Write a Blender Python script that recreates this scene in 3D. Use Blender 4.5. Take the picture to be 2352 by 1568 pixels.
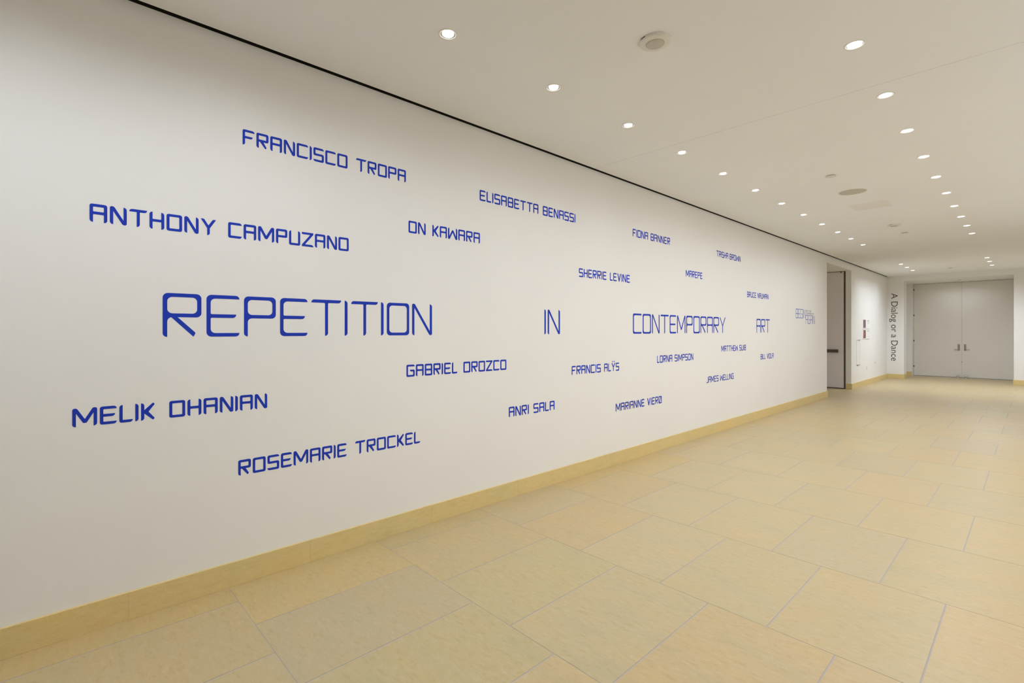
import bpy, bmesh, math, random
from mathutils import Vector, Matrix
from mathutils.geometry import delaunay_2d_cdt

for o in list(bpy.data.objects):
    bpy.data.objects.remove(o)
S = bpy.context.scene
COL = S.collection
random.seed(7)
R = math.radians

# ------------------------------------------------------------------ camera, world, exposure
CX, CY, CZ = 3.468, 0.0, 1.60            # the photographer stands 3.47 m from the lettered wall
cd = bpy.data.cameras.new('camera')
cd.sensor_fit = 'HORIZONTAL'
cd.sensor_width = 36.0
cd.lens = 36.0 * 1136.0 / 2352.0
cd.shift_y = -24.0 / 2352.0
cd.clip_start = 0.05
cam = bpy.data.objects.new('camera', cd)
COL.objects.link(cam)
cam.location = (CX, CY, CZ)
cam.rotation_euler = (R(90), 0, R(46.605))
S.camera = cam

w = bpy.data.worlds.new('world')
S.world = w
w.use_nodes = True
w.node_tree.nodes['Background'].inputs[0].default_value = (1.0, 0.93, 0.85, 1)
w.node_tree.nodes['Background'].inputs[1].default_value = 0.0
S.view_settings.view_transform = 'Standard'
S.view_settings.look = 'None'
S.view_settings.gamma = 1.0
S.view_settings.use_curve_mapping = False
S.view_settings.exposure = 0.50
S.cycles.use_denoising = True
S.cycles.use_adaptive_sampling = True
S.cycles.adaptive_threshold = 0.06
S.cycles.adaptive_min_samples = 12
S.cycles.caustics_reflective = False
S.cycles.caustics_refractive = False
S.cycles.max_bounces = 7
S.cycles.diffuse_bounces = 5
S.cycles.glossy_bounces = 2
S.cycles.sample_clamp_indirect = 4.0

# lamp settings (each downlight carries its own lamp, built further down)
LAMP = {
    'wash':   dict(energy=10.5, size=172, blend=1.0, colour=(0.885, 0.95, 1.05), tilt=0.0),
    'washn':  dict(energy=26.0, size=165, blend=1.0, colour=(0.885, 0.95, 1.05), tilt=0.0),
    'fill_right':  dict(energy=37.0, size=112, blend=1.0, colour=(0.89, 0.95, 1.06), tilt=-36.0),  # added lamps, aimed to bounce fill off the right wall
    'down':   dict(energy=36.0, size=165, blend=1.0, colour=(0.89, 0.95, 1.05), tilt=4.0),
    'farl':   dict(energy=33.0, size=160, blend=1.0, colour=(0.89, 0.96, 1.08), tilt=0.0),
    'farr':   dict(energy=92.0, size=165, blend=1.0, colour=(0.89, 0.96, 1.08), tilt=0.0),
    'soffit': dict(energy=9.0, size=172, blend=1.0, colour=(0.89, 0.96, 1.06), tilt=0.0),
}

# ------------------------------------------------------------------ dimensions
HC = 3.44                   # ceiling, and top of the lettered wall
GAP = 0.040                 # shadow gap between wall and ceiling
Y_BACK = -3.4
Y_OPEN0, Y_OPEN1 = 13.785, 16.10
Z_OPEN = 3.26
Y_END = 20.90
X_RIGHT = 4.9
REC_X0, REC_X1, REC_Z = 0.45, 3.035, 3.285
Y_DOOR = 22.80
SK_H, SK_T = 0.152, 0.018
Y_JOINT = 4.53

# ------------------------------------------------------------------ helpers
def new_mat(name):
    m = bpy.data.materials.new(name)
    m.use_nodes = True
    nt = m.node_tree
    return m, nt, nt.nodes['Principled BSDF']

def simple(name, col, rough=0.6, metal=0.0, spec=0.5):
    m, nt, b = new_mat(name)
    b.inputs['Base Color'].default_value = (*col, 1)
    b.inputs['Roughness'].default_value = rough
    b.inputs['Metallic'].default_value = metal
    b.inputs['Specular IOR Level'].default_value = spec
    return m

def paint(name, col, rough=0.75, bump=0.02, scale=220.0, mottle=0.012):
    m, nt, b = new_mat(name)
    tc = nt.nodes.new('ShaderNodeTexCoord')
    n = nt.nodes.new('ShaderNodeTexNoise'); n.inputs['Scale'].default_value = scale; n.inputs['Detail'].default_value = 3
    n2 = nt.nodes.new('ShaderNodeTexNoise'); n2.inputs['Scale'].default_value = 0.7; n2.inputs['Detail'].default_value = 2
    nt.links.new(tc.outputs['Object'], n.inputs['Vector'])
    nt.links.new(tc.outputs['Object'], n2.inputs['Vector'])
    ramp = nt.nodes.new('ShaderNodeValToRGB')
    ramp.color_ramp.elements[0].position = 0.3
    ramp.color_ramp.elements[1].position = 0.7
    ramp.color_ramp.elements[0].color = (*[c * (1 - mottle) for c in col], 1)
    ramp.color_ramp.elements[1].color = (*[min(1, c * (1 + mottle)) for c in col], 1)
    nt.links.new(n2.outputs['Fac'], ramp.inputs['Fac'])
    nt.links.new(ramp.outputs['Color'], b.inputs['Base Color'])
    if bump > 0.05:
        bp = nt.nodes.new('ShaderNodeBump'); bp.inputs['Strength'].default_value = bump; bp.inputs['Distance'].default_value = 0.002
        nt.links.new(n.outputs['Fac'], bp.inputs['Height'])
        nt.links.new(bp.outputs['Normal'], b.inputs['Normal'])
    b.inputs['Roughness'].default_value = rough
    b.inputs['Specular IOR Level'].default_value = 0.3
    return m

def stone(name, col, rough, attr=False, stretch=(1.0, 2.6, 2.6), swirl=0.6, fleck=1.0):
    """Honed limestone: fine drifting veins, small pale and ochre flecks, tint per slab."""
    m, nt, b = new_mat(name)
    L = nt.links
    N = lambda t: nt.nodes.new(t)
    geo = N('ShaderNodeNewGeometry')
    tc = N('ShaderNodeTexCoord')
    off = N('ShaderNodeVectorMath'); off.operation = 'ADD'
    L.new(tc.outputs['Object'], off.inputs[0])
    if attr:
        at = N('ShaderNodeAttribute'); at.attribute_name = 'slab_offset'
        L.new(at.outputs['Color'], off.inputs[1])
    else:
        off.inputs[1].default_value = (3.1, 1.7, 0.4)
    mp = N('ShaderNodeMapping'); mp.inputs['Scale'].default_value = stretch
    L.new(off.outputs[0], mp.inputs['Vector'])
    big = N('ShaderNodeTexNoise'); big.inputs['Scale'].default_value = 1.6; big.inputs['Detail'].default_value = 4; big.inputs['Roughness'].default_value = 0.6
    fine = N('ShaderNodeTexNoise'); fine.inputs['Scale'].default_value = 16.0; fine.inputs['Detail'].default_value = 5; fine.inputs['Roughness'].default_value = 0.7
    fine.inputs['Distortion'].default_value = swirl
    grain = N('ShaderNodeTexNoise'); grain.inputs['Scale'].default_value = 130.0; grain.inputs['Detail'].default_value = 1
    for n in (big, fine, grain):
        L.new(mp.outputs[0], n.inputs['Vector'])
    r1 = N('ShaderNodeValToRGB')
    e = r1.color_ramp.elements
    e[0].position = 0.30; e[0].color = (0.935, 0.955, 0.97, 1)
    e[1].position = 0.70; e[1].color = (1.05, 1.0, 0.90, 1)
    k = r1.color_ramp.elements.new(0.46); k.color = (1.0, 0.995, 0.99, 1)
    k = r1.color_ramp.elements.new(0.56); k.color = (1.02, 0.985, 0.965, 1)
    L.new(big.outputs['Fac'], r1.inputs['Fac'])
    r2 = N('ShaderNodeValToRGB')
    e = r2.color_ramp.elements
    e[0].position = 0.32; e[0].color = (0.90, 0.87, 0.80, 1)
    e[1].position = 0.68; e[1].color = (1.07, 1.09, 1.20, 1)
    k = r2.color_ramp.elements.new(0.45); k.color = (0.99, 0.985, 0.97, 1)
    k = r2.color_ramp.elements.new(0.56); k.color = (1.01, 1.01, 1.02, 1)
    for el in r2.color_ramp.elements:
        el.color = (*[1 + (v - 1) * fleck for v in el.color[:3]], 1)
    L.new(fine.outputs['Fac'], r2.inputs['Fac'])
    r3 = N('ShaderNodeMapRange'); r3.inputs['From Min'].default_value = 0.3; r3.inputs['From Max'].default_value = 0.7
    r3.inputs['To Min'].default_value = 0.965; r3.inputs['To Max'].default_value = 1.035
    L.new(grain.outputs['Fac'], r3.inputs['Value'])
    def mul(a, bb):
        x = N('ShaderNodeMix'); x.data_type = 'RGBA'; x.blend_type = 'MULTIPLY'; x.inputs[0].default_value = 1.0
        if isinstance(a, tuple):
            x.inputs[6].default_value = a
        else:
            L.new(a, x.inputs[6])
        L.new(bb, x.inputs[7])
        return x.outputs[2]
    c = mul((*col, 1), r1.outputs['Color'])
    c = mul(c, r2.outputs['Color'])
    cmb = N('ShaderNodeCombineColor')
    for i in range(3):
        L.new(r3.outputs['Result'], cmb.inputs[i])
    c = mul(c, cmb.outputs[0])
    if attr:
        tint = N('ShaderNodeAttribute'); tint.attribute_name = 'slab_tint'
        c = mul(c, tint.outputs['Color'])
    L.new(c, b.inputs['Base Color'])
    rr = N('ShaderNodeMapRange'); rr.inputs['To Min'].default_value = rough - 0.05; rr.inputs['To Max'].default_value = rough + 0.06
    L.new(fine.outputs['Fac'], rr.inputs['Value'])
    L.new(rr.outputs['Result'], b.inputs['Roughness'])
    b.inputs['Specular IOR Level'].default_value = 0.45
    return m

M = {}
M['wall'] = paint('white_wall_paint', (0.86, 0.85, 0.83))
M['ceiling'] = paint('white_ceiling_paint', (0.875, 0.885, 0.915), rough=0.85)
M['door'] = paint('white_door_paint', (0.80, 0.77, 0.72), rough=0.5, bump=0.006)
M['grey_door'] = paint('grey_door_paint', (0.84, 0.79, 0.80), rough=0.5, bump=0.006)
M['floor'] = stone('honed_limestone_slab', (0.520, 0.421, 0.236), 0.40, attr=True)
M['skirt'] = stone('limestone_skirting', (0.715, 0.575, 0.270), 0.5, stretch=(2.0, 0.8, 2.4), swirl=0.2, fleck=0.6)
M['hatch'] = paint('hatch_paint', (0.83, 0.825, 0.82), rough=0.85)
M['grout'] = paint('grey_grout', (0.46, 0.415, 0.385), rough=0.9, bump=0.1, scale=300)
M['slot'] = simple('dark_shadow_gap', (0.012, 0.009, 0.006), 0.8)
M['blue'] = simple('blue_vinyl', (0.012, 0.043, 0.480), 0.6, spec=0.2)
M['blue_pale'] = simple('pale_blue_vinyl', (0.30, 0.33, 0.46), 0.45)
M['brown'] = simple('dark_brown_vinyl', (0.060, 0.048, 0.038), 0.5)
M['bronze'] = simple('dark_bronze_metal', (0.125, 0.098, 0.076), 0.45, 0.3)
M['steel'] = simple('brushed_steel', (0.36, 0.32, 0.27), 0.35, 0.9)
M['chrome'] = simple('polished_chrome', (0.85, 0.83, 0.80), 0.12, 1.0)
M['plastic'] = simple('white_plastic', (0.76, 0.74, 0.70), 0.45)
M['grille'] = simple('grey_perforated_grille', (0.56, 0.53, 0.48), 0.7)
M['detector_grille'] = simple('grey_detector_mesh', (0.58, 0.55, 0.50), 0.7)
M['trim'] = simple('white_enamel_trim', (0.80, 0.78, 0.74), 0.5)
M['reflector'] = simple('lamp_reflector', (0.11, 0.107, 0.10), 0.6, spec=0.1)
M['dark'] = simple('black_slit', (0.02, 0.017, 0.014), 0.8)
M['paper'] = simple('white_card', (0.88, 0.88, 0.87), 0.5)
M['ink'] = simple('grey_ink', (0.33, 0.32, 0.31), 0.6)
M['strip_and_shadow'] = simple('grey_strip_and_shadow', (0.45, 0.44, 0.42), 0.5)  # grey for small strips and for the cabinet's painted edge shadow

def glow(name, col, strength):
    m, nt, b = new_mat(name)
    b.inputs['Base Color'].default_value = (0.9, 0.9, 0.9, 1)
    b.inputs['Emission Color'].default_value = (*col, 1)
    b.inputs['Emission Strength'].default_value = strength
    return m
M['lens'] = glow('lit_lamp_lens', (1.0, 0.97, 0.92), 5.0)

def photo_mat(name, cols, scale, vertical):
    m, nt, b = new_mat(name)
    tc = nt.nodes.new('ShaderNodeTexCoord')
    mp = nt.nodes.new('ShaderNodeMapping')
    mp.inputs['Scale'].default_value = (scale * (2.2 if vertical else 1.0), scale * (0.6 if vertical else 1.0), 1)
    n = nt.nodes.new('ShaderNodeTexNoise'); n.inputs['Scale'].default_value = 1.0; n.inputs['Detail'].default_value = 5
    n.inputs['Distortion'].default_value = 0.6
    r = nt.nodes.new('ShaderNodeValToRGB')
    r.color_ramp.elements[0].position = 0.33; r.color_ramp.elements[0].color = (*cols[0], 1)
    r.color_ramp.elements[1].position = 0.68; r.color_ramp.elements[1].color = (*cols[2], 1)
    k = r.color_ramp.elements.new(0.5); k.color = (*cols[1], 1)
    nt.links.new(tc.outputs['Object'], mp.inputs[0]); nt.links.new(mp.outputs[0], n.inputs['Vector'])
    nt.links.new(n.outputs['Fac'], r.inputs['Fac']); nt.links.new(r.outputs['Color'], b.inputs['Base Color'])
    b.inputs['Roughness'].default_value = 0.4
    return m
M['photo_purple'] = photo_mat('purple_landscape_print', [(0.05, 0.035, 0.04), (0.20, 0.10, 0.14), (0.35, 0.30, 0.36)], 8, True)
M['photo_red'] = photo_mat('red_brown_print', [(0.06, 0.02, 0.015), (0.28, 0.10, 0.07), (0.40, 0.28, 0.22)], 14, False)

def obj(name, bm, mat, parent=None, loc=None, smooth=False):
    bmesh.ops.recalc_face_normals(bm, faces=bm.faces)
    me = bpy.data.meshes.new(name)
    bm.to_mesh(me); bm.free()
    if mat is not None:
        me.materials.append(mat)
    if smooth:
        for p in me.polygons:
            p.use_smooth = True
    o = bpy.data.objects.new(name, me)
    COL.objects.link(o)
    if parent is not None:
        o.parent = parent
    if loc is not None:
        o.location = loc
    return o

def thing(name, label, cat, loc=(0, 0, 0), rot=(0, 0, 0), group=None):
    o = bpy.data.objects.new(name, None)
    o.empty_display_size = 0.1
    COL.objects.link(o)
    o.location = loc; o.rotation_euler = rot
    tag(o, label, cat, group)
    return o

def tag(o, label, cat, group=None):
    o['label'] = label; o['category'] = cat
    if group:
        o['group'] = group
    return o

def struct(o, label=None, cat=None):
    o['kind'] = 'structure'
    if label:
        o['label'] = label
    if cat:
        o['category'] = cat
    return o

def box(bm, x0, x1, y0, y1, z0, z1, bevel=0.0):
    v = [bm.verts.new(p) for p in [(x0, y0, z0), (x1, y0, z0), (x1, y1, z0), (x0, y1, z0), (x0, y0, z1), (x1, y0, z1), (x1, y1, z1), (x0, y1, z1)]]
    fs = [bm.faces.new([v[i] for i in f]) for f in [(3, 2, 1, 0), (4, 5, 6, 7), (0, 1, 5, 4), (1, 2, 6, 5), (2, 3, 7, 6), (3, 0, 4, 7)]]
    if bevel > 0:
        es = list({e for f in fs for e in f.edges})
        bmesh.ops.bevel(bm, geom=es, offset=bevel, segments=2, profile=0.5, affect='EDGES')

def BM(*boxes, bevel=0.0):
    bm = bmesh.new()
    for b in boxes:
        box(bm, *b, bevel=bevel)
    return bm

def lathe(bm, prof, n=40, axis='Z', at=(0, 0, 0), cap0=False, cap1=False):
    rings = []
    for r, h in prof:
        ring = []
        for i in range(n):
            a = 2 * math.pi * i / n
            p = (r * math.cos(a), r * math.sin(a), h)
            if axis == 'X':
                p = (h, p[0], p[1])
            elif axis == 'Y':
                p = (p[0], h, p[1])
            ring.append(bm.verts.new((p[0] + at[0], p[1] + at[1], p[2] + at[2])))
        rings.append(ring)
    for a, b in zip(rings, rings[1:]):
        for i in range(n):
            bm.faces.new((a[i], a[(i + 1) % n], b[(i + 1) % n], b[i]))
    if cap0:
        bm.faces.new(rings[0][::-1])
    if cap1:
        bm.faces.new(rings[-1])

# ------------------------------------------------------------------ floor: staggered limestone slabs
def build_floor():
    bm = bmesh.new()
    tint = bm.loops.layers.float_color.new('slab_tint')
    offl = bm.loops.layers.float_color.new('slab_offset')
    GX, GY = 0.0038, 0.0020            # half joint widths
    kinds = [((1.00, 1.00, 1.00), 6), ((1.02, 0.985, 0.96), 3), ((0.97, 0.985, 1.03), 2), ((1.005, 1.01, 0.99), 3),
             ((0.985, 0.98, 0.96), 2), ((1.03, 0.985, 0.95), 2), ((0.965, 0.98, 1.05), 1)]
    pool = [k for k, n in kinds for _ in range(n)]
    YEL, WRM, ORG, PNK, GRY, PAL, BUF, GRN = ((1.05, 1.0, .86), (1.015, .992, .95), (1.035, .982, .92), (1.02, .975, .965), (.97, .98, 1.03),
                                              (1.01, 1.01, 1.03), (1, 1, 1), (.985, 1.0, .95))
    # the slabs one can tell apart in the photo: row -> colours from the wall outwards
    known = {0: [YEL, WRM, BUF, BUF, WRM, WRM], 1: [YEL, GRY, GRN, ORG, WRM, ORG], 2: [WRM, WRM, GRN, BUF, ORG, ORG, WRM],
             3: [PAL, ORG, PAL, BUF, WRM, ORG], 4: [YEL, ORG, PAL, BUF, GRY, WRM, WRM], 5: [YEL, PAL, PAL, PAL, WRM, WRM],
             6: [PAL, PAL, PAL, PAL, PNK, BUF, WRM], 7: [PAL, BUF, PAL, GRY, BUF, WRM], 8: [PAL, BUF, GRY, BUF, PNK, ORG, BUF]}
    def zone(y):
        return -1.6 if 12.7 < y < 16.95 else -0.04
    for r in range(-5, 23):
        y0, y1 = 0.835 + (r - 1) * 1.002, 0.835 + r * 1.002
        if y1 < Y_BACK - 0.1 or y0 > 22.99:
            continue
        y1 = min(y1, 23.0)
        off = 0.23 if r % 2 == 0 else 0.55
        xmin, xmax = zone(0.5 * (y0 + y1)), X_RIGHT + 0.05
        x = off - 0.64 * math.ceil((off - xmin) / 0.64)
        while x < xmax:
            a, b = max(x, xmin), min(x + 0.64, xmax)
            if b - a > 0.02:
                c = list(random.choice(pool))
                idx = int(round((x + 0.64 - off) / 0.64))      # 0: the slab that meets the wall
                if r in known and 0 <= idx < len(known[r]):
                    c = list(known[r][idx])
                j = random.uniform(0.985, 1.012)
                c = [q * j for q in c]
                so = (random.uniform(0, 40), random.uniform(0, 40), 0, 1)
                vs = [bm.verts.new(p) for p in [(a + GX, y0 + GY, 0), (b - GX, y0 + GY, 0), (b - GX, y1 - GY, 0), (a + GX, y1 - GY, 0)]]
                f = bm.faces.new(vs)
                lo = [bm.verts.new((v.co.x, v.co.y, -0.003)) for v in vs]
                fs = [f] + [bm.faces.new((vs[i], lo[i], lo[(i + 1) % 4], vs[(i + 1) % 4])) for i in range(4)]
                for g in fs:
                    for l in g.loops:
                        l[tint] = (*c, 1); l[offl] = so
            x += 0.64
    o = obj('floor', bm, M['floor'])
    struct(o)
    # grout bed under the slabs, same setting object
    g = obj('grout_bed', BM((-1.7, X_RIGHT + 0.1, Y_BACK - 0.2, 23.1, -0.12, -0.0012)), M['grout'], o)
    return o
build_floor()

# ------------------------------------------------------------------ walls
T = 0.25
ZT = HC + 0.30
struct(obj('wall_left', BM((-T, 0, Y_BACK, Y_OPEN0, 0, HC), (-T, 0, Y_OPEN0, Y_OPEN1, Z_OPEN, HC),
                           (-0.131, 0, Y_OPEN1, Y_OPEN1 + 0.12, 0, HC), (-T, -0.131, Y_OPEN1, Y_OPEN1 + 0.12, Z_OPEN, HC), (-T, 0, Y_OPEN1 + 0.12, Y_END, 0, HC)), M['wall']))
# passage behind the opening
struct(obj('wall_passage', BM((-1.6, -1.45, 12.8, Y_OPEN1, 0, Z_OPEN), (-1.45, -T, 12.8, 12.95, 0, Z_OPEN),
                              (-1.6, -T, 12.8, Y_OPEN1 + 0.3, Z_OPEN, Z_OPEN + 0.1),
                              (-1.6, -T, Y_OPEN1 + 0.12, Y_OPEN1 + 0.3, 0, Z_OPEN)), M['wall']))
# end wall: piers either side of the recess, lintel above, and the recess itself
def end_wall():
    bm = BM((-T, REC_X0, Y_END, Y_END + 0.5, 0, ZT), (REC_X1, X_RIGHT + 0.2, Y_END, Y_END + 0.5, 0, ZT),
            (REC_X0, REC_X1, Y_END, Y_END + 0.5, REC_Z, ZT),
            # pocket behind the left pier and the jamb the doors hang from
            (-0.1, 0.20, Y_END + 0.5, 22.5, 0, ZT), (-0.1, 0.45, 22.5, Y_DOOR + 0.2, 0, ZT),
            (REC_X1 + 0.05, REC_X1 + 0.4, Y_END + 0.5, Y_DOOR + 0.2, 0, ZT),
            (-0.1, REC_X1 + 0.4, Y_END + 0.5, Y_DOOR + 0.2, REC_Z, ZT),
            (0.2, REC_X1 + 0.2, Y_DOOR + 0.06, Y_DOOR + 0.2, 0, REC_Z))
    return struct(obj('wall_far', bm, M['wall']))
end_wall()
struct(obj('wall_right', BM((X_RIGHT, X_RIGHT + 0.2, Y_BACK, Y_END, 0, ZT)), M['wall']))
struct(obj('wall_back', BM((-T, X_RIGHT + 0.2, Y_BACK - 0.2, Y_BACK, 0, ZT)), M['wall']))

# ------------------------------------------------------------------ downlight positions (metres)
WASH = [(0.96, -2.15), (0.96, -1.16), (0.96, -0.16), (0.96, 0.83), (0.965, 1.82), (0.965, 2.80), (0.965, 3.80), (0.965, 4.78), (0.96, 5.77), (0.955, 6.76), (0.955, 7.735),
        (0.95, 8.735), (0.945, 9.74), (0.945, 10.73), (0.945, 11.69), (0.945, 12.70)]
DOWN = [(2.665, 1.80), (2.665, 2.80), (2.67, 3.79), (2.665, 4.775), (2.66, 5.765), (2.66, 6.75), (2.655, 7.745), (2.655, 8.74),
        (2.65, 9.735), (2.65, 10.715), (2.65, 11.70), (2.65, 12.71)]
FARL = [(0.93, 17.13), (0.925, 18.11), (0.92, 19.13)]
FARR = [(2.64, 17.20), (2.64, 18.15), (2.64, 19.22)]
FILL_RIGHT = [(4.05, y) for x, y in WASH if 1.5 < y < 12.0]  # invented row out of view, only there to brighten the corridor
HOLE_R = 0.052

# ------------------------------------------------------------------ ceiling with round cut-outs and the panel joint
def build_ceiling():
    bm = bmesh.new()
    Y0, Y1 = Y_BACK, Y_END
    lights = WASH + DOWN + FARL + FARR + FILL_RIGHT
    xs = [GAP, 0.945 - 0.10, 0.945 + 0.10, 2.655 - 0.10, 2.655 + 0.10, 3.95, 4.15, X_RIGHT]
    ys = {Y0, Y1, Y_JOINT - 0.0020, Y_JOINT + 0.0020}
    rows = {}
    for (lx, ly) in lights:
        k = min((abs(ly - q), q) for q in rows)[1] if rows and min(abs(ly - q) for q in rows) < 0.06 else ly
        rows.setdefault(k, []).append((lx, ly))
    for k in rows:
        ys |= {k - 0.13, k + 0.13}
    ys = sorted(ys)
    cache = {}
    def V(x, y, z=HC):
        key = (round(x, 5), round(y, 5), round(z, 5))
        if key not in cache:
            cache[key] = bm.verts.new((x, y, z))
        return cache[key]
    for ya, yb in zip(ys, ys[1:]):
        for xa, xb in zip(xs, xs[1:]):
            mid = 0.5 * (ya + yb)
            if abs(mid - Y_JOINT) < 0.001:
                z = HC + 0.005
                bm.faces.new([V(xa, ya, z), V(xb, ya, z), V(xb, yb, z), V(xa, yb, z)])
                bm.faces.new([V(xa, ya), V(xb, ya), V(xb, ya, z), V(xa, ya, z)])
                bm.faces.new([V(xa, yb), V(xb, yb), V(xb, yb, z), V(xa, yb, z)])
                continue
            hit = [l for l in lights if xa < l[0] < xb and ya < l[1] < yb]
            cs = [V(xa, ya), V(xb, ya), V(xb, yb), V(xa, yb)]
            if not hit:
                bm.faces.new(cs)
                continue
            lx, ly = hit[0]
            n = 32
            # outline of the cell sampled at the same angles as the hole
            outer, inner, top = [], [], []
            for i in range(n):
                a = 2 * math.pi * (i + 0.5) / n
                c, s = math.cos(a), math.sin(a)
                inner.append(bm.verts.new((lx + HOLE_R * c, ly + HOLE_R * s, HC)))
                top.append(bm.verts.new((lx + HOLE_R * c, ly + HOLE_R * s, HC + 0.06)))
            for i in range(n):
                bm.faces.new((inner[i], inner[(i + 1) % n], top[(i + 1) % n], top[i]))
            # fan from each corner to its quarter of the circle
            angc = [math.atan2(v.co.y - ly, v.co.x - lx) for v in cs]
            q = n // 4
            starts = [i for i in range(4)]
            # quarter boundaries at 180, 270, 0, 90 degrees for corners SW, SE, NE, NW
            qs = [n // 2, 3 * n // 4, 0, n // 4]
            for ci in range(4):
                for i in range(q - 1):
                    a = (qs[ci] + i) % n; b = (qs[ci] + i + 1) % n
                    bm.faces.new((cs[ci], inner[b], inner[a]))
                last = (qs[ci] + q - 1) % n; nxt = qs[(ci + 1) % 4] % n
                bm.faces.new((cs[ci], cs[(ci + 1) % 4], inner[nxt], inner[last]))
    # edge facing the shadow gap
    bm2 = bm
    top = [bm2.verts.new(p) for p in [(GAP, Y0, HC + 0.02), (GAP, Y1, HC + 0.02)]]
    me_faces = bm2.faces.new([bm2.verts.new((GAP, Y0, HC)), bm2.verts.new((GAP, Y1, HC)), top[1], top[0]])
    # closed slab above so that no light leaks
    box(bm2, -T, X_RIGHT + 0.2, Y0 - 0.2, Y1 + 0.2, HC + 0.22, HC + 0.30)
    o = obj('ceiling', bm2, M['ceiling'])
    return struct(o)
build_ceiling()

# dark shadow gap running along the top of the lettered wall
bm = BM((-0.06, -0.002, Y_BACK, Y_END, HC + 0.0005, HC + 0.16), (-0.002, GAP + 0.05, Y_BACK, Y_END, HC + 0.13, HC + 0.16),
        (GAP + 0.0005, GAP + 0.03, Y_BACK, Y_END, HC + 0.0035, HC + 0.13))
struct(obj('trim_1', bm, M['slot']))

# ------------------------------------------------------------------ limestone skirting
def skirting(name, runs):
    """runs: list of boxes' footprints (x0,x1,y0,y1); each run is cut into 1 m slabs with hairline joints."""
    bm = bmesh.new()
    for (x0, x1, y0, y1, ax, first) in runs:
        a, b = (x0, x1) if ax == 'x' else (y0, y1)
        cuts = [a]
        p = first
        while p < b - 0.05:
            if p > a + 0.05:
                cuts.append(p)
            p += 1.002
        cuts.append(b)
        for c0, c1 in zip(cuts, cuts[1:]):
            g0 = 0.0001 if c0 != a else 0; g1 = 0.0001 if c1 != b else 0
            if ax == 'x':
                box(bm, c0 + g0, c1 - g1, y0, y1, 0.0, SK_H, bevel=0.0011)
            else:
                box(bm, x0, x1, c0 + g0, c1 - g1, 0.0, SK_H, bevel=0.0011)
    return struct(obj(name, bm, M['skirt']))
skirting('baseboard_left', [(0.0, SK_T, Y_BACK, Y_OPEN0 + SK_T, 'y', 0.338 - 4.008), (-T, 0.0, Y_OPEN0, Y_OPEN0 + SK_T, 'x', 9),
                            (-0.128, SK_T, Y_OPEN1 - SK_T, Y_OPEN1, 'x', 9), (0.0, SK_T, Y_OPEN1, Y_END - SK_T, 'y', 17.2)])
skirting('baseboard_far', [(0.0, REC_X0 + SK_T, Y_END - SK_T, Y_END, 'x', 9), (REC_X0, REC_X0 + SK_T, Y_END, Y_END + 0.5, 'y', 99),
                           (0.22, 0.45, 22.5 - SK_T, 22.5, 'x', 9), (REC_X1 - SK_T, X_RIGHT, Y_END - SK_T, Y_END, 'x', 4.0),
                           (REC_X1 - SK_T, REC_X1, Y_END, Y_END + 0.5, 'y', 99)])
skirting('baseboard_right', [(X_RIGHT - SK_T, X_RIGHT, Y_BACK, Y_END - SK_T, 'y', -2.9)])
skirting('baseboard_back', [(SK_T, X_RIGHT - SK_T, Y_BACK, Y_BACK + SK_T, 'x', 0.9)])

# ------------------------------------------------------------------ lettering
def arc_poly(pts, seg=6):
    """Polygon from (x, y, r) corners; corners with r > 0 are rounded."""
    n = len(pts)
    out = []
    for i in range(n):
        p = pts[i]; r = p[2] if len(p) > 2 else 0.0
        P = Vector((p[0], p[1]))
        if r <= 1e-6:
            out.append(P); continue
        A = Vector(pts[i - 1][:2]); B = Vector(pts[(i + 1) % n][:2])
        u = (A - P); v = (B - P)
        lu, lv = u.length, v.length
        u /= lu; v /= lv
        ang = math.acos(max(-1, min(1, u.dot(v))))
        if ang > math.pi - 0.02:
            out.append(P); continue
        d = r / math.tan(ang / 2)
        ra = pts[i - 1][2] if len(pts[i - 1]) > 2 else 0
        dm = min(d, lu * (0.5 if ra else 0.97), lv * (0.5 if (len(pts[(i + 1) % n]) > 2 and pts[(i + 1) % n][2]) else 0.97))
        rr = dm * math.tan(ang / 2)
        c = P + (u + v).normalized() * (rr / math.sin(ang / 2))
        a0 = math.atan2(*(P + u * dm - c).yx); a1 = math.atan2(*(P + v * dm - c).yx)
        da = (a1 - a0 + math.pi) % (2 * math.pi) - math.pi
        for k in range(seg + 1):
            a = a0 + da * k / seg
            out.append(c + rr * Vector((math.cos(a), math.sin(a))))
    # drop coincident neighbours
    res = []
    for q in out:
        if not res or (q - res[-1]).length > 1e-5:
            res.append(q)
    if (res[0] - res[-1]).length < 1e-5:
        res.pop()
    return res

def strip(p, q, th, r0=0.0, r1=0.0, r2=0.0, r3=0.0):
    p = Vector(p); q = Vector(q)
    d = (q - p).normalized(); nrm = Vector((-d.y, d.x)) * th / 2
    return [(*(p + nrm), r0), (*(p - nrm), r1), (*(q - nrm), r2), (*(q + nrm), r3)]

NAME = dict(t=0.151, ro=0.115, ri=0.035, ym=0.43, td=0.185)
THIN = dict(t=0.062, ro=0.09, ri=0.06, ym=0.452, td=0.066)
HEAD = dict(t=0.086, ro=0.105, ri=0.10, ym=0.452, td=0.098)
WID = dict(A=.775, B=.765, C=.80, E=.735, F=.735, G=.80, H=.735, I=.155, J=.62, K=.66, L=.61, M=1.03, N=.77, O=.805, P=.755, R=.765,
           S=.765, T=.85, U=.77, V=.80, W=1.03, Y=.86, Z=.82)
WIDH = dict(A=.76, C=.78, E=.705, I=.09, M=.95, N=.75, O=.78, P=.75, R=.755, T=.84, Y=.86, B=.75, G=.78)

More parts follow.
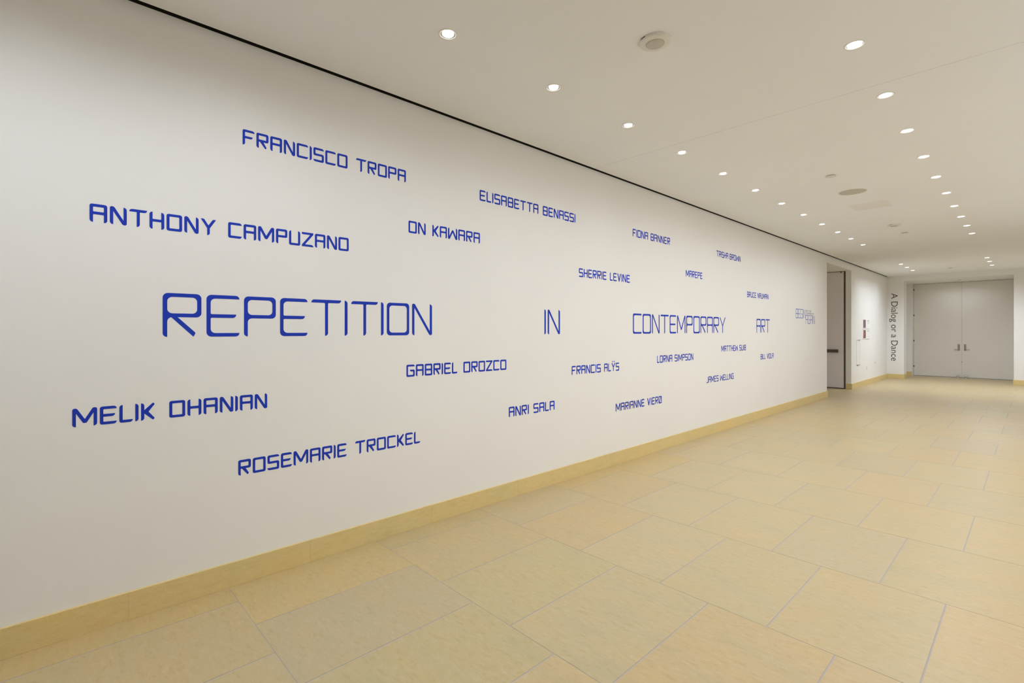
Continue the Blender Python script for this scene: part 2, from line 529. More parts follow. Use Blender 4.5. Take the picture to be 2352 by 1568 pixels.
def glyph(ch, st):
    """List of (outline, hole or None) in units of the cap height, and the width."""
    t, ro, ri, ym, td = st['t'], st['ro'], st['ri'], st['ym'], st['td']
    base = {'Ø': 'O', 'Ÿ': 'Y'}.get(ch, ch)
    w = (WIDH if st in (HEAD, THIN) else WID).get(base, .77)
    yb = ym
    P = []
    rh = lambda a, b, c, d, r=ri: [(a, b, r), (a, d, r), (c, d, r), (c, b, r)]
    if base == 'A':
        P = [([(0, 0, t), (0, 1, ro), (w, 1, ro), (w, 0, t), (w - t, 0), (w - t, yb, ri), (t, yb, ri), (t, 0)], rh(t, yb + t, w - t, 1 - t))]
    elif base == 'B':
        P = [([(0, 0, ro), (0, 1, ro), (w, 1, ro), (w, 0, ro)], rh(t, yb + t, w - t, 1 - t)),]
        P = [([(0, yb, 0), (0, 1, ro), (w, 1, ro), (w, yb, 0)], rh(t, yb + t, w - t, 1 - t)),
             ([(0, 0, ro), (0, yb + t, 0), (w, yb + t, 0), (w, 0, ro)], rh(t, t, w - t, yb))]
    elif base == 'C':
        P = [([(0, 0, ro), (0, 1, ro), (w, 1, t), (w, 1 - t), (t, 1 - t, ri), (t, t, ri), (w, t), (w, 0, t)], None)]
    elif base == 'E':
        wm = w * 0.9
        P = [([(0, 0, ro), (0, 1, ro), (w, 1, t), (w, 1 - t), (t, 1 - t, ri), (t, ym + t, ri * .3), (wm, ym + t), (wm, ym, t), (t, ym, ri * .3), (t, t, ri), (w, t), (w, 0, t)], None)]
    elif base == 'F':
        wm = w * 0.84
        P = [([(0, 0), (0, 1, ro), (w, 1, t), (w, 1 - t), (t, 1 - t, ri), (t, ym + t, ri * .3), (wm, ym + t), (wm, ym, t), (t, ym, ri * .3), (t, 0, t * .8)], None)]
    elif base == 'G':
        g = w * 0.42
        P = [([(0, 0, ro), (0, 1, ro), (w, 1, t), (w, 1 - t), (t, 1 - t, ri), (t, t, ri), (w - t, t, ri), (w - t, ym, ri), (g, ym, t), (g, ym + t), (w, ym + t, ro), (w, 0, ro)], None)]
    elif base == 'H':
        P = [([(0, 0, t), (0, 1, t), (t, 1), (t, ym + t, ri), (w - t, ym + t, ri), (w - t, 1), (w, 1, t), (w, 0, t), (w - t, 0), (w - t, ym, ri), (t, ym, ri), (t, 0)], None)]
    elif base == 'I':
        P = [([(0, 0), (0, 1), (t, 1, t), (t, 0, t)], None)]
    elif base == 'J':
        P = [([(0, 0, t), (0, t), (w - t, t, ri), (w - t, 1), (w, 1, t), (w, 0, ro)], None)]
    elif base == 'K':
        P = [([(0, 0), (0, 1), (t, 1, t), (t, 0, t)], None),
             ([(t * .9, .40), (t * .9, .58), (w - .10, 1.0, .02), (w, .93, .06), (t + .20, .49, .02)], None),
             ([(t * .9, .58), (t + .20, .49, .02), (w, .08, .06), (w - .10, 0.0, .02), (t * .9, .42)], None)]
    elif base == 'L':
        P = [([(0, 0, ro), (0, 1, t), (t, 1), (t, t, ri), (w, t), (w, 0, t)], None)]
    elif base in 'MW':
        yv = 0.19; tb = td * .38; c = w / 2
        s = (1 - yv) / (c - tb)
        yi = 1 - s * t; yt = max(yv + .1, 1 - s * (c - td))
        pts = [(0, 0, t), (0, 1, .10), (td, 1, .10), (c, yt, .02), (w - td, 1, .10), (w, 1, .10), (w, 0, t), (w - t, 0), (w - t, yi), (c + tb, yv, .06), (c - tb, yv, .06), (t, yi), (t, 0)]
        if base == 'W':
            pts = [(w - p[0], 1 - p[1]) + tuple(p[2:]) for p in pts]
        P = [(pts, None)]
    elif base == 'N':
        a = t / (w - td)
        P = [([(0, 0, t), (0, 1, td * .6), (td, 1, td * .75), (w - t, a), (w - t, 1), (w, 1, t), (w, 0, td * .6), (w - td, 0, td * .75), (t, 1 - a), (t, 0)], None)]
    elif base == 'O':
        P = [([(0, 0, ro), (0, 1, ro), (w, 1, ro), (w, 0, ro)], rh(t, t, w - t, 1 - t))]
    elif base in 'PR':
        P = [([(0, 0, t), (0, 1, ro), (w, 1, ro), (w, yb, ro), (t, yb, ri), (t, 0)], rh(t, yb + t, w - t, 1 - t))]
        if base == 'R':
            lt = td * 1.28
            x0 = t + (.04 if st in (HEAD, THIN) else .02)
            P.append(([(x0, yb + t * .4), (x0 + lt, yb + t * .4), (w * .85, .09, .05), (w * .85 - lt * .38, 0)], None))
    elif base == 'S':
        P = [([(w, 1, t), (w, 1 - t), (t, 1 - t, ri), (t, ym + t, ri), (w, ym + t, ro), (w, 0, ro), (0, 0, t), (0, t), (w - t, t, ri), (w - t, ym, ri), (0, ym, ro), (0, 1, ro)], None)]
    elif base == 'T':
        c = w / 2
        P = [([(0, 1 - t), (0, 1, t), (w, 1), (w, 1 - t, t), (c + t / 2, 1 - t, ri * .3), (c + t / 2, 0, t), (c - t / 2, 0), (c - t / 2, 1 - t, ri * .3)], None)]
    elif base == 'U':
        P = [([(0, 0, ro), (0, 1, t), (t, 1), (t, t, ri), (w - t, t, ri), (w - t, 1), (w, 1, t), (w, 0, ro)], None)]
    elif base == 'V':
        c = w / 2; tb = td * .38; s = 1 / (c - tb); yt = 1 - s * (c - td)
        P = [([(0, 1), (td, 1, .10), (c, yt, .02), (w - td, 1, .10), (w, 1), (c + tb, 0, .06), (c - tb, 0, .06)], None)]
    elif base == 'Y':
        c = w / 2; k = .44; s = (1 - k) / (c - t / 2); yi = 1 - s * (c - td)
        P = [([(c - t / 2, 0), (c - t / 2, k, .03), (0, 1), (td, 1, .10), (c, yi, .02), (w - td, 1, .10), (w, 1), (c + t / 2, k, .03), (c + t / 2, 0, t)], None)]
    elif base == 'Z':
        z = td * 1.25
        P = [([(0, 1 - t, t * .5), (0, 1), (w, 1, .03), (w, 1 - t * .75, .03), (z, t, .01), (w, t, t), (w, 0), (0, 0, .03), (0, t * .75, .03), (w - z, 1 - t, .01)], None)]
    if ch == 'Ø':
        P.append((strip((t * .5, t * .2), (w - t * .5, 1 - t * .2), t * .8), None))
    if ch == 'Ÿ':
        for x in (w * .28, w * .72):
            P.append(([(x - t / 2, 1.10, .03), (x - t / 2, 1.10 + t, .03), (x + t / 2, 1.10 + t, .03), (x + t / 2, 1.10, .03)], None))
    return P, w

GCACHE = {}
def glyph_mesh(ch, st, size, mat, thick=0.0009):
    key = (ch, id(st), round(size, 4), mat.name)
    if key in GCACHE:
        return GCACHE[key]
    pieces, w = glyph(ch, st)
    verts, faces, sel = [], [], []
    for outer, hole in pieces:
        ids = []
        for poly in (outer, hole):
            if poly is None:
                ids.append(None); continue
            pl = arc_poly(poly)
            area = sum(pl[i - 1].x * pl[i].y - pl[i].x * pl[i - 1].y for i in range(len(pl)))
            if area < 0:
                pl = pl[::-1]
            s = len(verts)
            verts += pl
            faces.append(list(range(s, s + len(pl))))
            ids.append(len(faces) - 1)
        sel.append(tuple(ids))
    vo, eo, fo, ov, oe, of = delaunay_2d_cdt(verts, [], faces, 1, 1e-6)
    bm = bmesh.new()
    bv = [bm.verts.new((v.x * size, v.y * size, thick)) for v in vo]
    keep = []
    for f, src in zip(fo, of):
        if any(a in src and (h is None or h not in src) for a, h in sel):
            keep.append(bm.faces.new([bv[i] for i in f]))
    bmesh.ops.dissolve_limit(bm, angle_limit=0.001, verts=bm.verts, edges=[e for e in bm.edges if len(e.link_faces) == 2])
    bmesh.ops.delete(bm, geom=[v for v in bm.verts if not v.link_faces], context='VERTS')
    ext = bmesh.ops.extrude_face_region(bm, geom=list(bm.faces))
    for v in ext['geom']:
        if isinstance(v, bmesh.types.BMVert):
            v.co.z = 0.0001
    bmesh.ops.recalc_face_normals(bm, faces=bm.faces)
    me = bpy.data.meshes.new('letter')
    bm.to_mesh(me); bm.free()
    me.materials.append(mat)
    GCACHE[key] = (me, w * size)
    return GCACHE[key]

def wall_text(name, label, cat, words, z, h, st, mat, group=None):
    """words: list of (text, y_from, y_to) on the lettered wall, cap height h, base line at z."""
    y_start = words[0][1]
    root = thing(name, label, cat, (0, y_start, z), (R(90), 0, R(90)), group)
    for text, y0, y1 in words:
        ws = [glyph_mesh(c, st, h, mat) for c in text]
        n = len(text)
        gap = 0.113 if st is NAME else 0.104
        tot = sum(x[1] for x in ws)
        k = (y1 - y0) / (tot + gap * h * (n - 1))
        x = y0 - y_start
        for (me, wd) in ws:
            o = bpy.data.objects.new('letter', me)
            COL.objects.link(o)
            o.parent = root
            o.location = (x, 0, 0)
            o.scale = (k, 1, 1)
            x += (wd + gap * h) * k
    return root

G = 'blue lettered names on the long wall'
HN = 0.0975
NAMES = [
    ([('FRANCISCO', .917, 1.617), ('TROPA', 1.683, 2.107)], 2.790, 'two-word blue name with initials F T, high up and leftmost in the top row'),
    ([('ELISABETTA', 2.874, 3.648), ('BENASSI', 3.714, 4.236)], 2.787, 'long blue name with initials E B, high on the wall, second in the top row'),
    ([('FIONA', 5.362, 5.720), ('BANNER', 5.783, 6.285)], 2.787, 'small-looking blue name with initials F B, third from the left in the top row'),
    ([('TRISHA', 7.734, 8.172), ('BROWN', 8.228, 8.669)], 2.782, 'far blue name with initials T B, last in the top row near the shadow gap'),
    ([('ANTHONY', .175, .769), ('CAMPUZANO', .835, 1.626)], 2.185, 'bold blue name with initials A C, above the big word REPETITION'),
    ([('ON', 2.131, 2.295), ('KAWARA', 2.361, 2.877)], 2.393, 'blue name with initials O K, its first word only two letters'),
    ([('SHERRIE', 4.298, 4.810), ('LEVINE', 4.877, 5.300)], 2.199, 'blue name with initials S L, above the gap between IN and CONTEMPORARY'),
    ([('MAREPE', 6.734, 7.252)], 2.386, 'blue one-word name of six letters starting with M, above CONTEMPORARY'),
    ([('BRUCE', 8.949, 9.358), ('NAUMAN', 9.426, 9.954)], 2.196, 'small blue name with initials B N, right above the word ART'),
    ([('GABRIEL', 2.112, 2.622), ('OROZCO', 2.688, 3.204)], 1.231, 'blue name with initials G O, below the right end of REPETITION'),
    ([('FRANCIS', 4.173, 4.698), ('ALŸS', 4.764, 5.067)], 1.121, 'blue name with initials F A and two dots over its Y'),
    ([('LORNA', 5.945, 6.346), ('SIMPSON', 6.413, 6.963)], 1.173, 'blue name with initials L S, below the word CONTEMPORARY'),
    ([('MATTHEW', 7.913, 8.552), ('SUIB', 8.618, 8.896)], 1.265, 'blue name with initials M S, below the end of CONTEMPORARY and left of ART'),
    ([('BILL', 9.569, 9.811), ('VIOLA', 9.881, 10.223)], 1.077, 'tiny-looking blue name with initials B V, just below the word ART'),
    ([('JAMES', 7.391, 7.809), ('WELLING', 7.871, 8.388)], 0.800, 'blue name with initials J W, lowest at the far end of the wall'),
    ([('MELIK', .106, .461), ('OHANIAN', .529, 1.064)], 1.094, 'bold blue name with initials M O, below the start of REPETITION, nearest the left edge'),
    ([('ROSEMARIE', .892, 1.610), ('TROCKEL', 1.676, 2.241)], 0.683, 'blue name with initials R T, low on the wall close above the stone skirting'),
    ([('ANRI', 3.236, 3.510), ('SALA', 3.575, 3.893)], 0.773, 'short blue name with initials A S, low on the wall below the word IN'),
    ([('MARIANNE', 4.996, 5.633), ('VIERØ', 5.700, 6.062)], 0.628, 'blue name with initials M V ending in a slashed O'),
]
for words, z, label in NAMES:
    wall_text('name_lettering', label, 'wall lettering', words, z, HN, NAME, M['blue'], G)
HH = 0.256
GH = 'large headline words on the long wall'
wall_text('headline_word', 'largest-looking blue headline word, reading REPETITION', 'wall lettering', [('REPETITION', .497, 2.357)], 1.566, HH, HEAD, M['blue'], GH)
wall_text('headline_word', 'tall blue two-letter headline word reading IN', 'wall lettering', [('IN', 3.737, 3.979)], 1.566, HH, HEAD, M['blue'], GH)
wall_text('headline_word', 'tall thin blue headline word reading CONTEMPORARY', 'wall lettering', [('CONTEMPORARY', 5.367, 8.069)], 1.566, HH, HEAD, M['blue'], GH)
wall_text('headline_word', 'tall thin blue three-letter headline word reading ART', 'wall lettering', [('ART', 9.375, 10.030)], 1.566, HH, HEAD, M['blue'], GH)
wall_text('title_word', 'thin blue title word reading BEGIN, at the far end of the wall', 'wall lettering', [('BEGIN', 11.515, 12.159)], 1.875, 0.197, THIN, M['blue'])
wall_text('title_word', 'thin blue title word reading AGAIN, stepped below BEGIN at the far end', 'wall lettering', [('AGAIN', 12.175, 12.832)], 1.760, 0.193, THIN, M['blue'])
wall_text('subtitle_line', 'tiny pale upper subtitle line between BEGIN and AGAIN', 'wall lettering', [('REPETITION', 12.175, 12.56)], 2.022, 0.040, NAME, M['blue_pale'], 'tiny subtitle lines')
wall_text('subtitle_line', 'tiny pale lower subtitle line just above AGAIN', 'wall lettering', [('CONTEMPORARY', 12.21, 12.61), ('ART', 12.65, 12.76)], 1.968, 0.040, NAME, M['blue_pale'], 'tiny subtitle lines')

# vertical brown title on the far wall, reading downwards
def dialog_text():
    text = 'A Dialog or a Dance'
    cu = bpy.data.curves.new('tmp_text', 'FONT')
    cu.body = text; cu.size = 1.0; cu.extrude = 0.0; cu.resolution_u = 6
    ob = bpy.data.objects.new('tmp_text', cu)
    COL.objects.link(ob)
    dg = bpy.context.evaluated_depsgraph_get()
    me = bpy.data.meshes.new_from_object(ob.evaluated_get(dg))
    bpy.data.objects.remove(ob)
    bm = bmesh.new(); bm.from_mesh(me); bpy.data.meshes.remove(me)
    bmesh.ops.remove_doubles(bm, verts=bm.verts, dist=1e-5)
    seen = set(); isl = []
    for f in bm.faces:
        if f in seen:
            continue
        st = [f]; comp = []; seen.add(f)
        while st:
            q = st.pop(); comp.append(q)
            for v in q.verts:
                for g in v.link_faces:
                    if g not in seen:
                        seen.add(g); st.append(g)
        isl.append(comp)
    ext = lambda c: (min(v.co.x for f in c for v in f.verts), max(v.co.x for f in c for v in f.verts))
    isl.sort(key=lambda c: ext(c)[0])
    groups = []
    for c in isl:
        a, b = ext(c)
        if groups and a < groups[-1][1] - 0.01 and (b - a) < 0.2 * 1.0 and b <= groups[-1][1] + 0.02:
            groups[-1][2].extend(c); groups[-1][1] = max(groups[-1][1], b)
        else:
            groups.append([a, b, list(c)])
    x0 = groups[0][0]; x1 = groups[-1][1]
    cap = max(v.co.y for f in groups[0][2] for v in f.verts)
    L = 2.876 - 0.592; H = 0.176
    sx, sy = L / (x1 - x0), H / cap
    # local x runs down the wall, local y towards +x, local z out of the wall
    root = thing('title_lettering', 'dark brown vertical title reading A Dialog or a Dance beside the double doors', 'wall lettering',
                 (0.112, Y_END, 2.876))
    root.matrix_world = Matrix(((0, 1, 0, 0.112), (0, 0, -1, Y_END), (-1, 0, 0, 2.876), (0, 0, 0, 1)))
    for a, b, fs in groups:
        nb = bmesh.new(); mp = {}
        for f in fs:
            for v in f.verts:
                if v not in mp:
                    mp[v] = nb.verts.new(((v.co.x - a) * sx, v.co.y * sy, 0.0012))
            nb.faces.new([mp[v] for v in f.verts])
        e = bmesh.ops.extrude_face_region(nb, geom=list(nb.faces))
        for v in e['geom']:
            if isinstance(v, bmesh.types.BMVert):
                v.co.z = 0.0001
        obj('letter', nb, M['brown'], root, ((a - x0) * sx, 0, 0))
    bm.free()
dialog_text()

# ------------------------------------------------------------------ downlights
def downlight(name, label, x, y, kind, group, aim=None, z=HC, r=HOLE_R):
    t = thing(name, label, 'ceiling light', (x, y, z), (0, 0, 0), group)
    bm = bmesh.new()
    lathe(bm, [(r - .004, .004), (r - .004, -.0012), (r + .001, -.0022), (r + .006, -.0022), (r + .009, -.0004), (r + .009, .0)], 40)
    obj('trim_ring', bm, M['trim'], t, smooth=True)
    bm = bmesh.new()
    lathe(bm, [(r - .005, .001), (r - .010, .016), (r - .016, .030), (r - .022, .034)], 40)
    obj('reflector', bm, M['reflector'], t, smooth=True)
    bm = bmesh.new()
    rl = r - (.011 if kind in ('down', 'farr', 'farl') else .016)
    lathe(bm, [(rl, .008), (rl, .001), (rl * .96, -.0015), (rl * .8, -.004), (rl * .5, -.006), (0.001, -.007)], 32, cap1=True)
    obj('lens', bm, M['lens'], t, smooth=True)
    p = LAMP[kind]
    ld = bpy.data.lights.new('lamp', 'SPOT')
    ld.energy = p['energy']; ld.spot_size = R(p['size']); ld.spot_blend = p['blend']; ld.color = p['colour']
    ld.shadow_soft_size = 0.010
    lo = bpy.data.objects.new('lamp', ld)
    COL.objects.link(lo); lo.parent = t
    lo.location = (0, 0, -0.012)
    lo.rotation_euler = (0, R(p['tilt']), 0)
    return t

ORD = ['nearest', 'second', 'third', 'fourth', 'fifth', 'sixth', 'seventh', 'eighth', 'ninth', 'tenth', 'eleventh', 'twelfth', 'thirteenth']
def nth(i, n):
    if i == 0:
        return 'nearest in view'
    if i == n - 1:
        return 'farthest and last'
    return ORD[i] + ' in view'
NW, ND = 4, 2            # fixtures of each row that hang outside the frame
for i, (x, y) in enumerate(WASH):
    lab = ('white recessed downlight overhead outside the photo, continuing the row along the lettered wall' if i < NW else
           'white recessed downlight, %s of the long row along the lettered wall' % nth(i - NW, len(WASH) - NW))
    downlight('recessed_downlight', lab, x, y, 'washn' if i < NW else 'wash', 'unseen downlights along the lettered wall' if i < NW else 'downlights along the lettered wall')
for i, (x, y) in enumerate(DOWN):
    lab = ('white recessed downlight overhead outside the photo, continuing the right-hand row' if i < ND else
           'glaring recessed downlight, %s of the right-hand row' % nth(i - ND, len(DOWN) - ND))
    downlight('recessed_downlight', lab, x, y, 'down', 'unseen downlights of the right-hand row' if i < ND else 'downlights of the right-hand row')
for x, y in FILL_RIGHT:
    downlight('recessed_downlight', 'added fill downlight out of view, washing the right wall', x, y, 'fill_right', 'added fill downlights along the right wall')
for i, (x, y) in enumerate(FARL):
    downlight('recessed_downlight', 'small far downlight, %s of three near the vertical brown title' % ['first', 'middle', 'last'][i], x, y, 'farl', 'far left trio of downlights')
for i, (x, y) in enumerate(FARR):
    downlight('recessed_downlight', 'small far downlight, %s of three on the right before the double doors' % ['first', 'middle', 'last'][i], x, y, 'farr', 'far right trio of downlights')

def soffit_spot(label, x, y):
    t = thing('recess_spotlight', label, 'ceiling light', (x, y, REC_Z), (0, 0, 0), 'spotlights above the double doors')
    bm = bmesh.new(); lathe(bm, [(.040, 0), (.040, -.004), (.033, -.006), (.028, -.004), (.026, -.001)], 28)
    obj('trim_ring', bm, M['trim'], t, smooth=True)
    bm = bmesh.new(); lathe(bm, [(.026, -.001), (.02, -.0022), (.001, -.003)], 24, cap1=True)
    obj('lens', bm, M['lens'], t, smooth=True)
    p = LAMP['soffit']
    ld = bpy.data.lights.new('lamp', 'SPOT'); ld.energy = p['energy']; ld.spot_size = R(p['size']); ld.spot_blend = 1; ld.color = p['colour']; ld.shadow_soft_size = .03
    lo = bpy.data.objects.new('lamp', ld); COL.objects.link(lo); lo.parent = t; lo.location = (0, 0, -.012)
soffit_spot('tiny spotlight above the left leaf of the double doors', 1.412, 22.10)
soffit_spot('tiny spotlight above the right leaf of the double doors', 2.051, 22.11)

# ------------------------------------------------------------------ other ceiling fittings
def detector(label, x, y):
    t = thing('smoke_detector', label, 'smoke detector', (x, y, HC), (0, 0, 0), 'round detectors on the ceiling')
    bm = bmesh.new()
    lathe(bm, [(.098, 0), (.098, -.010), (.094, -.016), (.086, -.019), (.058, -.021), (.0575, -.021)], 56)
    obj('body', bm, M['plastic'], t, smooth=True)
    bm = bmesh.new()
    lathe(bm, [(.0575, -.019), (.056, -.024), (.050, -.0265), (.03, -.028), (.001, -.0285)], 48, cap1=True)
    obj('grille', bm, M['detector_grille'], t, smooth=True)
    bm = bmesh.new()
    # small dark slit on the rim
    n = 8
    a0 = R(-120); a1 = R(-97)
    ring = [[bm.verts.new((.0986 * math.cos(a0 + (a1 - a0) * i / n), .0986 * math.sin(a0 + (a1 - a0) * i / n), zz)) for zz in (-.004, -.0095)] for i in range(n + 1)]
    for p, q in zip(ring, ring[1:]):
        bm.faces.new((p[0], q[0], q[1], p[1]))
    obj('slit', bm, M['dark'], t)
    return t
detector('round white detector with grey centre, nearest on the ceiling between the two light rows', 1.812, 2.815)
detector('round white detector, far one on the ceiling past the square access panel', 1.785, 10.71)

def sprinkler(label, x, y, z=HC):
    t = thing('sprinkler_cover', label, 'sprinkler', (x, y, z), (0, 0, 0), 'sprinkler covers on the ceiling')
    bm = bmesh.new(); lathe(bm, [(.046, 0), (.046, -.005)], 32, cap1=True)
    obj('collar', bm, M['dark'], t)
    bm = bmesh.new(); lathe(bm, [(.054, -.005), (.056, -.0065), (.055, -.009), (.001, -.0105)], 40, cap0=True, cap1=True)
    obj('cover_plate', bm, M['plastic'], t, smooth=True)
sprinkler('small round sprinkler cover plate, nearest, in front of the grey ceiling speaker', 1.80, 6.78)
sprinkler('small round sprinkler cover plate behind the far round detector', 1.79, 11.71)
sprinkler('small round sprinkler cover plate between the two far trios of downlights', 1.77, 19.20)
sprinkler('small round sprinkler cover plate between the two tiny spotlights above the doors', 1.752, 22.0, REC_Z)

t = thing('ceiling_speaker', 'round ceiling speaker with grey grille, midway between the two light rows', 'speaker', (1.81, 7.76, HC))
bm = bmesh.new(); lathe(bm, [(.160, 0), (.160, -.003), (.157, -.005), (.150, -.005), (.149, -.003)], 56)
obj('rim', bm, M['plastic'], t, smooth=True)
bm = bmesh.new(); lathe(bm, [(.1495, -.002), (.149, -.0035), (.08, -.0045), (.001, -.005)], 56, cap1=True)
obj('grille', bm, M['grille'], t, smooth=True)

t = thing('access_panel', 'faint square flush access panel in the ceiling beyond the grey speaker', 'access panel', (1.81, 8.81, HC))
fr = bmesh.new()
for (x0, x1, y0, y1) in [(-.235, .235, -.235, -.227), (-.235, .235, .227, .235), (-.235, -.227, -.227, .227), (.227, .235, -.227, .227)]:
    box(fr, x0, x1, y0, y1, -.0018, 0.0)
obj('frame', fr, M['ceiling'], t)
obj('hatch', BM((-.225, .225, -.225, .225, -.0012, 0.0)), M['hatch'], t)

# ------------------------------------------------------------------ side door standing open in the passage
D1 = bpy.data.objects.new('door_1', None); COL.objects.link(D1); D1.location = (-0.21, Y_OPEN1 + 0.05, 0)
struct(D1)
def rel(o, root):
    for v in o.data.vertices:
        v.co -= Vector(root.location)
    return o
def part(name, bm, mat, root, smooth=False, label=None):
    o = rel(obj(name, bm, mat, root, smooth=smooth), root)
    if label:
        o['label'] = label
    return o
yl = Y_OPEN1
part('leaf', BM((-1.38, -0.176, yl + .004, yl + .054, 0.020, Z_OPEN - .012), bevel=.0015), M['grey_door'], D1, label='grey door leaf')
part('edge_frame', BM((-0.172, -0.132, yl - .004, yl + .06, 0.0, Z_OPEN - .001)), M['bronze'], D1, label='dark bronze frame strip')
part('head_gap_shade', BM((-1.38, -0.176, yl + .01, yl + .05, Z_OPEN - .011, Z_OPEN)), M['dark'], D1)  # black strip put in for the shade in the gap above the leaf
part('bottom_gap_shade', BM((-1.38, -0.176, yl + .008, yl + .05, 0.0, 0.019)), M['dark'], D1)  # dark line under the leaf, drawn as a black strip in the gap
bm = BM((-0.252, -0.240, yl - .012, yl + .006, Z_OPEN - .045, Z_OPEN - .008), (-0.232, -0.220, yl - .012, yl + .006, Z_OPEN - .045, Z_OPEN - .008))
part('pivot_bracket', bm, M['bronze'], D1)
pb = part('push_bar', BM((-1.25, -0.300, yl - .055, yl - .018, 1.003, 1.085), bevel=.004), M['bronze'], D1, label='dark bronze push bar')
part('bar_mount', BM((-0.36, -0.305, yl - .019, yl + .006, 1.012, 1.076), (-1.24, -1.185, yl - .019, yl + .006, 1.012, 1.076)), M['bronze'], D1)

# ------------------------------------------------------------------ white double doors in the far recess
D2 = bpy.data.objects.new('door_2', None); COL.objects.link(D2); D2.location = (1.747, Y_DOOR, 0)
struct(D2)
ya, yb2 = Y_DOOR, Y_DOOR + 0.05
for side, (xa, xb) in (('l', (0.462, 1.7455)), ('r', (1.7485, 3.03))):
    lf = part('leaf', BM((xa, xb, ya, yb2, 0.016, REC_Z - .012), bevel=.0012), M['door'], D2)
    s = -1 if side == 'l' else 1
    xc = 1.6695 if side == 'l' else 1.828
    pl = part('lock_plate', BM((xc - .029, xc + .029, ya - .006, ya + .001, .930, 1.150), bevel=.002), M['steel'], D2)
    bm = bmesh.new()
    lathe(bm, [(.011, -.006), (.011, -.060)], 16, axis='Y', at=(xc, ya, .962), cap0=True, cap1=True)
    lathe(bm, [(.0085, 0), (.0085, s * .118), (.006, s * .122)], 16, axis='X', at=(xc, ya - .055, .962), cap0=True, cap1=True)
    part('lever_handle', bm, M['steel'], D2, smooth=True)
    bm = bmesh.new(); lathe(bm, [(.014, 0), (.014, -.012), (.010, -.015)], 20, axis='Y', at=(xc, ya - .006, 1.10), cap1=True)
    part('lock_cylinder', bm, M['steel'], D2)
bm = BM((0.452, 3.035, ya + .01, ya + .05, REC_Z - .0115, REC_Z), (0.45, 0.4615, ya + .004, ya + .06, 0.0, REC_Z))
part('head_gap', bm, M['strip_and_shadow'], D2)
part('threshold', BM((0.45, 3.035, ya - .03, ya + .06, 0.0, 0.006)), M['strip_and_shadow'], D2)
part('bottom_gap_shade', BM((0.465, 3.03, ya + .006, ya + .045, 0.006, 0.0155)), M['bronze'], D2)  # shade of the gap beneath both leaves, built as a dark strip
for z in (3.081, 2.166, 1.254, 0.341):
    bm = bmesh.new(); lathe(bm, [(.010, z - .032), (.013, z - .029), (.013, z + .029), (.010, z + .032)], 16, at=(.452, ya - .012, 0), cap0=True, cap1=True)
    box(bm, .412, .452, ya - .016, ya - .008, z - .028, z + .028)
    box(bm, .466, .482, ya - .005, ya + .001, z - .022, z + .022)
    part('hinge', bm, M['bronze'], D2)
bm = bmesh.new(); lathe(bm, [(.012, 0.002), (.012, -.010), (.008, -.014)], 18, axis='Y', at=(1.747, ya, .543), cap1=True)
part('edge_bolt', bm, M['steel'], D2)

def door_stop(label, x):
    t = thing('door_stop', label, 'door stop', (x, Y_DOOR - .09, 0), (0, 0, 0), 'chrome door stops')
    bm = bmesh.new(); lathe(bm, [(.040, 0), (.040, .005), (.030, .012), (.022, .026)], 28, cap0=True)
    obj('base', bm, M['chrome'], t, smooth=True)
    bm = bmesh.new()
    prof = [(.022, .024)] + [(.042 * math.sin(a), .066 - .042 * math.cos(a)) for a in [R(d) for d in range(32, 176, 12)]]
    lathe(bm, prof, 28, cap1=True)
    obj('dome', bm, M['chrome'], t, smooth=True)
    bm = bmesh.new(); lathe(bm, [(.0300, .0955), (.0316, .0975), (.0290, .1005), (.0270, .1015)], 28)
    obj('rubber_ring', bm, M['steel'], t, smooth=True)
door_stop('chrome door stop on the floor before the left door leaf', 1.652)
door_stop('chrome door stop on the floor before the right door leaf', 1.848)

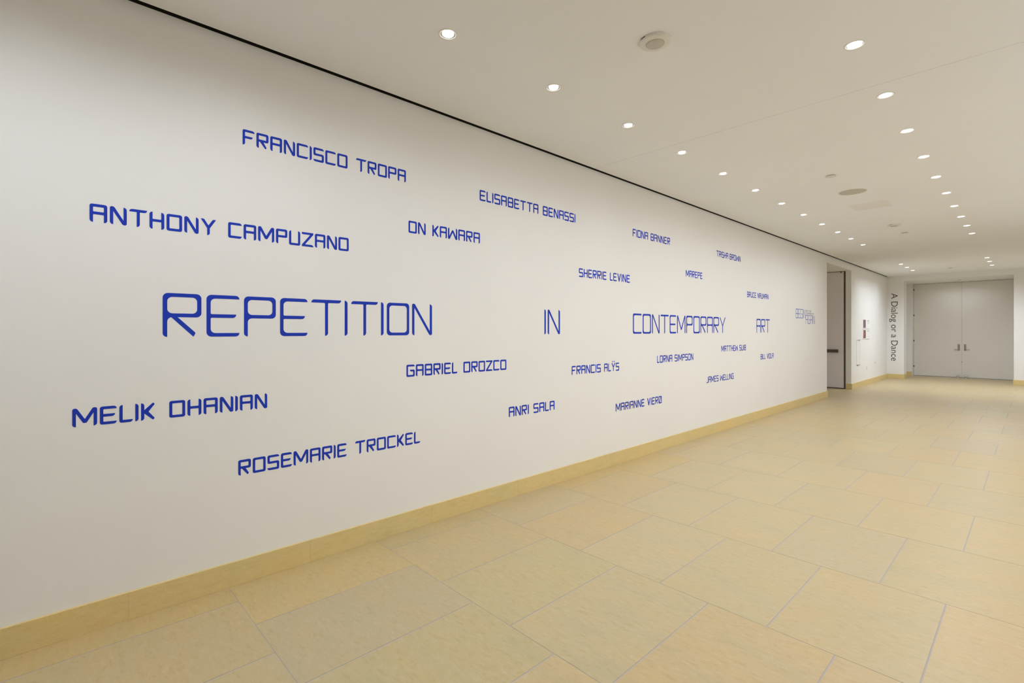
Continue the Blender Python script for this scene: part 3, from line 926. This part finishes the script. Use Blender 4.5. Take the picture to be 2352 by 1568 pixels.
# ------------------------------------------------------------------ small things on the wall past the opening
def info_panel(label, y0, y1, z0, z1, img, photo, lines):
    t = thing('info_panel', label, 'wall panel', (0, y0, z0), (R(90), 0, R(90)), 'information panels on the wall')
    W, H = y1 - y0, z1 - z0
    obj('board', BM((0, W, 0, H, 0.0, .006), bevel=.0012), M['paper'], t)
    px0, px1, pz0, pz1 = img
    obj('picture', BM((px0 - y0, px1 - y0, pz0 - z0, pz1 - z0, .006, .0072)), M[photo], t)
    bm = bmesh.new()
    for (a, b, zz, hh) in lines:
        # rows of printing as short word blocks
        x = a
        while x < b:
            wl = random.uniform(.02, .05)
            box(bm, x - y0, min(x + wl, b) - y0, zz - z0, zz + hh - z0, .006, .0064)
            x += wl + .010
    obj('printed_text', bm, M['ink'], t)
    obj('bottom_edge', BM((0, W, -.006, -.0005, 0.0, .007)), M['strip_and_shadow'], t)
info_panel('white information panel with a purple picture, upper of two', 17.40, 18.28, 1.668, 1.952, (17.454, 17.758, 1.692, 1.933), 'photo_purple',
           [(17.93, 18.20, 1.912, .014), (17.95, 18.22, 1.888, .010), (18.05, 18.22, 1.846, .010), (18.06, 18.20, 1.826, .010)])
info_panel('white information panel with a red-brown picture, lower of two', 17.38, 18.29, 1.362, 1.650, (17.454, 17.758, 1.386, 1.628), 'photo_red',
           [(17.93, 18.22, 1.606, .012), (17.93, 18.22, 1.588, .010), (18.14, 18.20, 1.43, .010)])

t = thing('wall_cabinet', 'flush white cabinet door with dark hinges on the wall beside the opening', 'cabinet', (0, 16.67, .635), (R(90), 0, R(90)))
obj('door', BM((0, .385, 0, .73, 0.0, .005), bevel=.0012), M['wall'], t)
obj('edge_shadow', BM((.386, .394, 0.0, .73, 0.0, .005)), M['strip_and_shadow'], t)  # shadow along the cabinet door's edge, built as a grey strip
for z in (0.700, -0.014):
    obj('hinge', BM((.02, .37, z + .006, z + .014, .005, .014), (.02, .11, z, z + .022, .005, .018) if z < .1 else (.27, .37, z, z + .022, .005, .018)), M['strip_and_shadow'] if z > .1 else M['steel'], t)

def outlet(label, y, z, wd, hg, slots):
    t = thing('wall_outlet', label, 'wall outlet', (0, y, z), (R(90), 0, R(90)), 'white plates low on the wall')
    obj('plate', BM((-wd / 2, wd / 2, -hg / 2, hg / 2, 0, .005), bevel=.0015), M['plastic'], t)
    if slots:
        bm = bmesh.new()
        for cz in (.03, -.03):
            for cx in (-.008, .008):
                box(bm, cx - .0015, cx + .0015, cz - .006, cz + .006, .005, .0056)
        obj('socket_slot', bm, M['dark'], t)
    else:
        bm = bmesh.new(); box(bm, -wd / 2 + .02, wd / 2 - .02, -.004, .004, .005, .0058)
        obj('port_strip', bm, M['strip_and_shadow'], t)
outlet('small upright white outlet plate low on the wall below the information panels', 17.92, .485, .075, .118, True)
outlet('wide white wall plate low on the wall near the far corner', 19.02, .605, .24, .062, False)
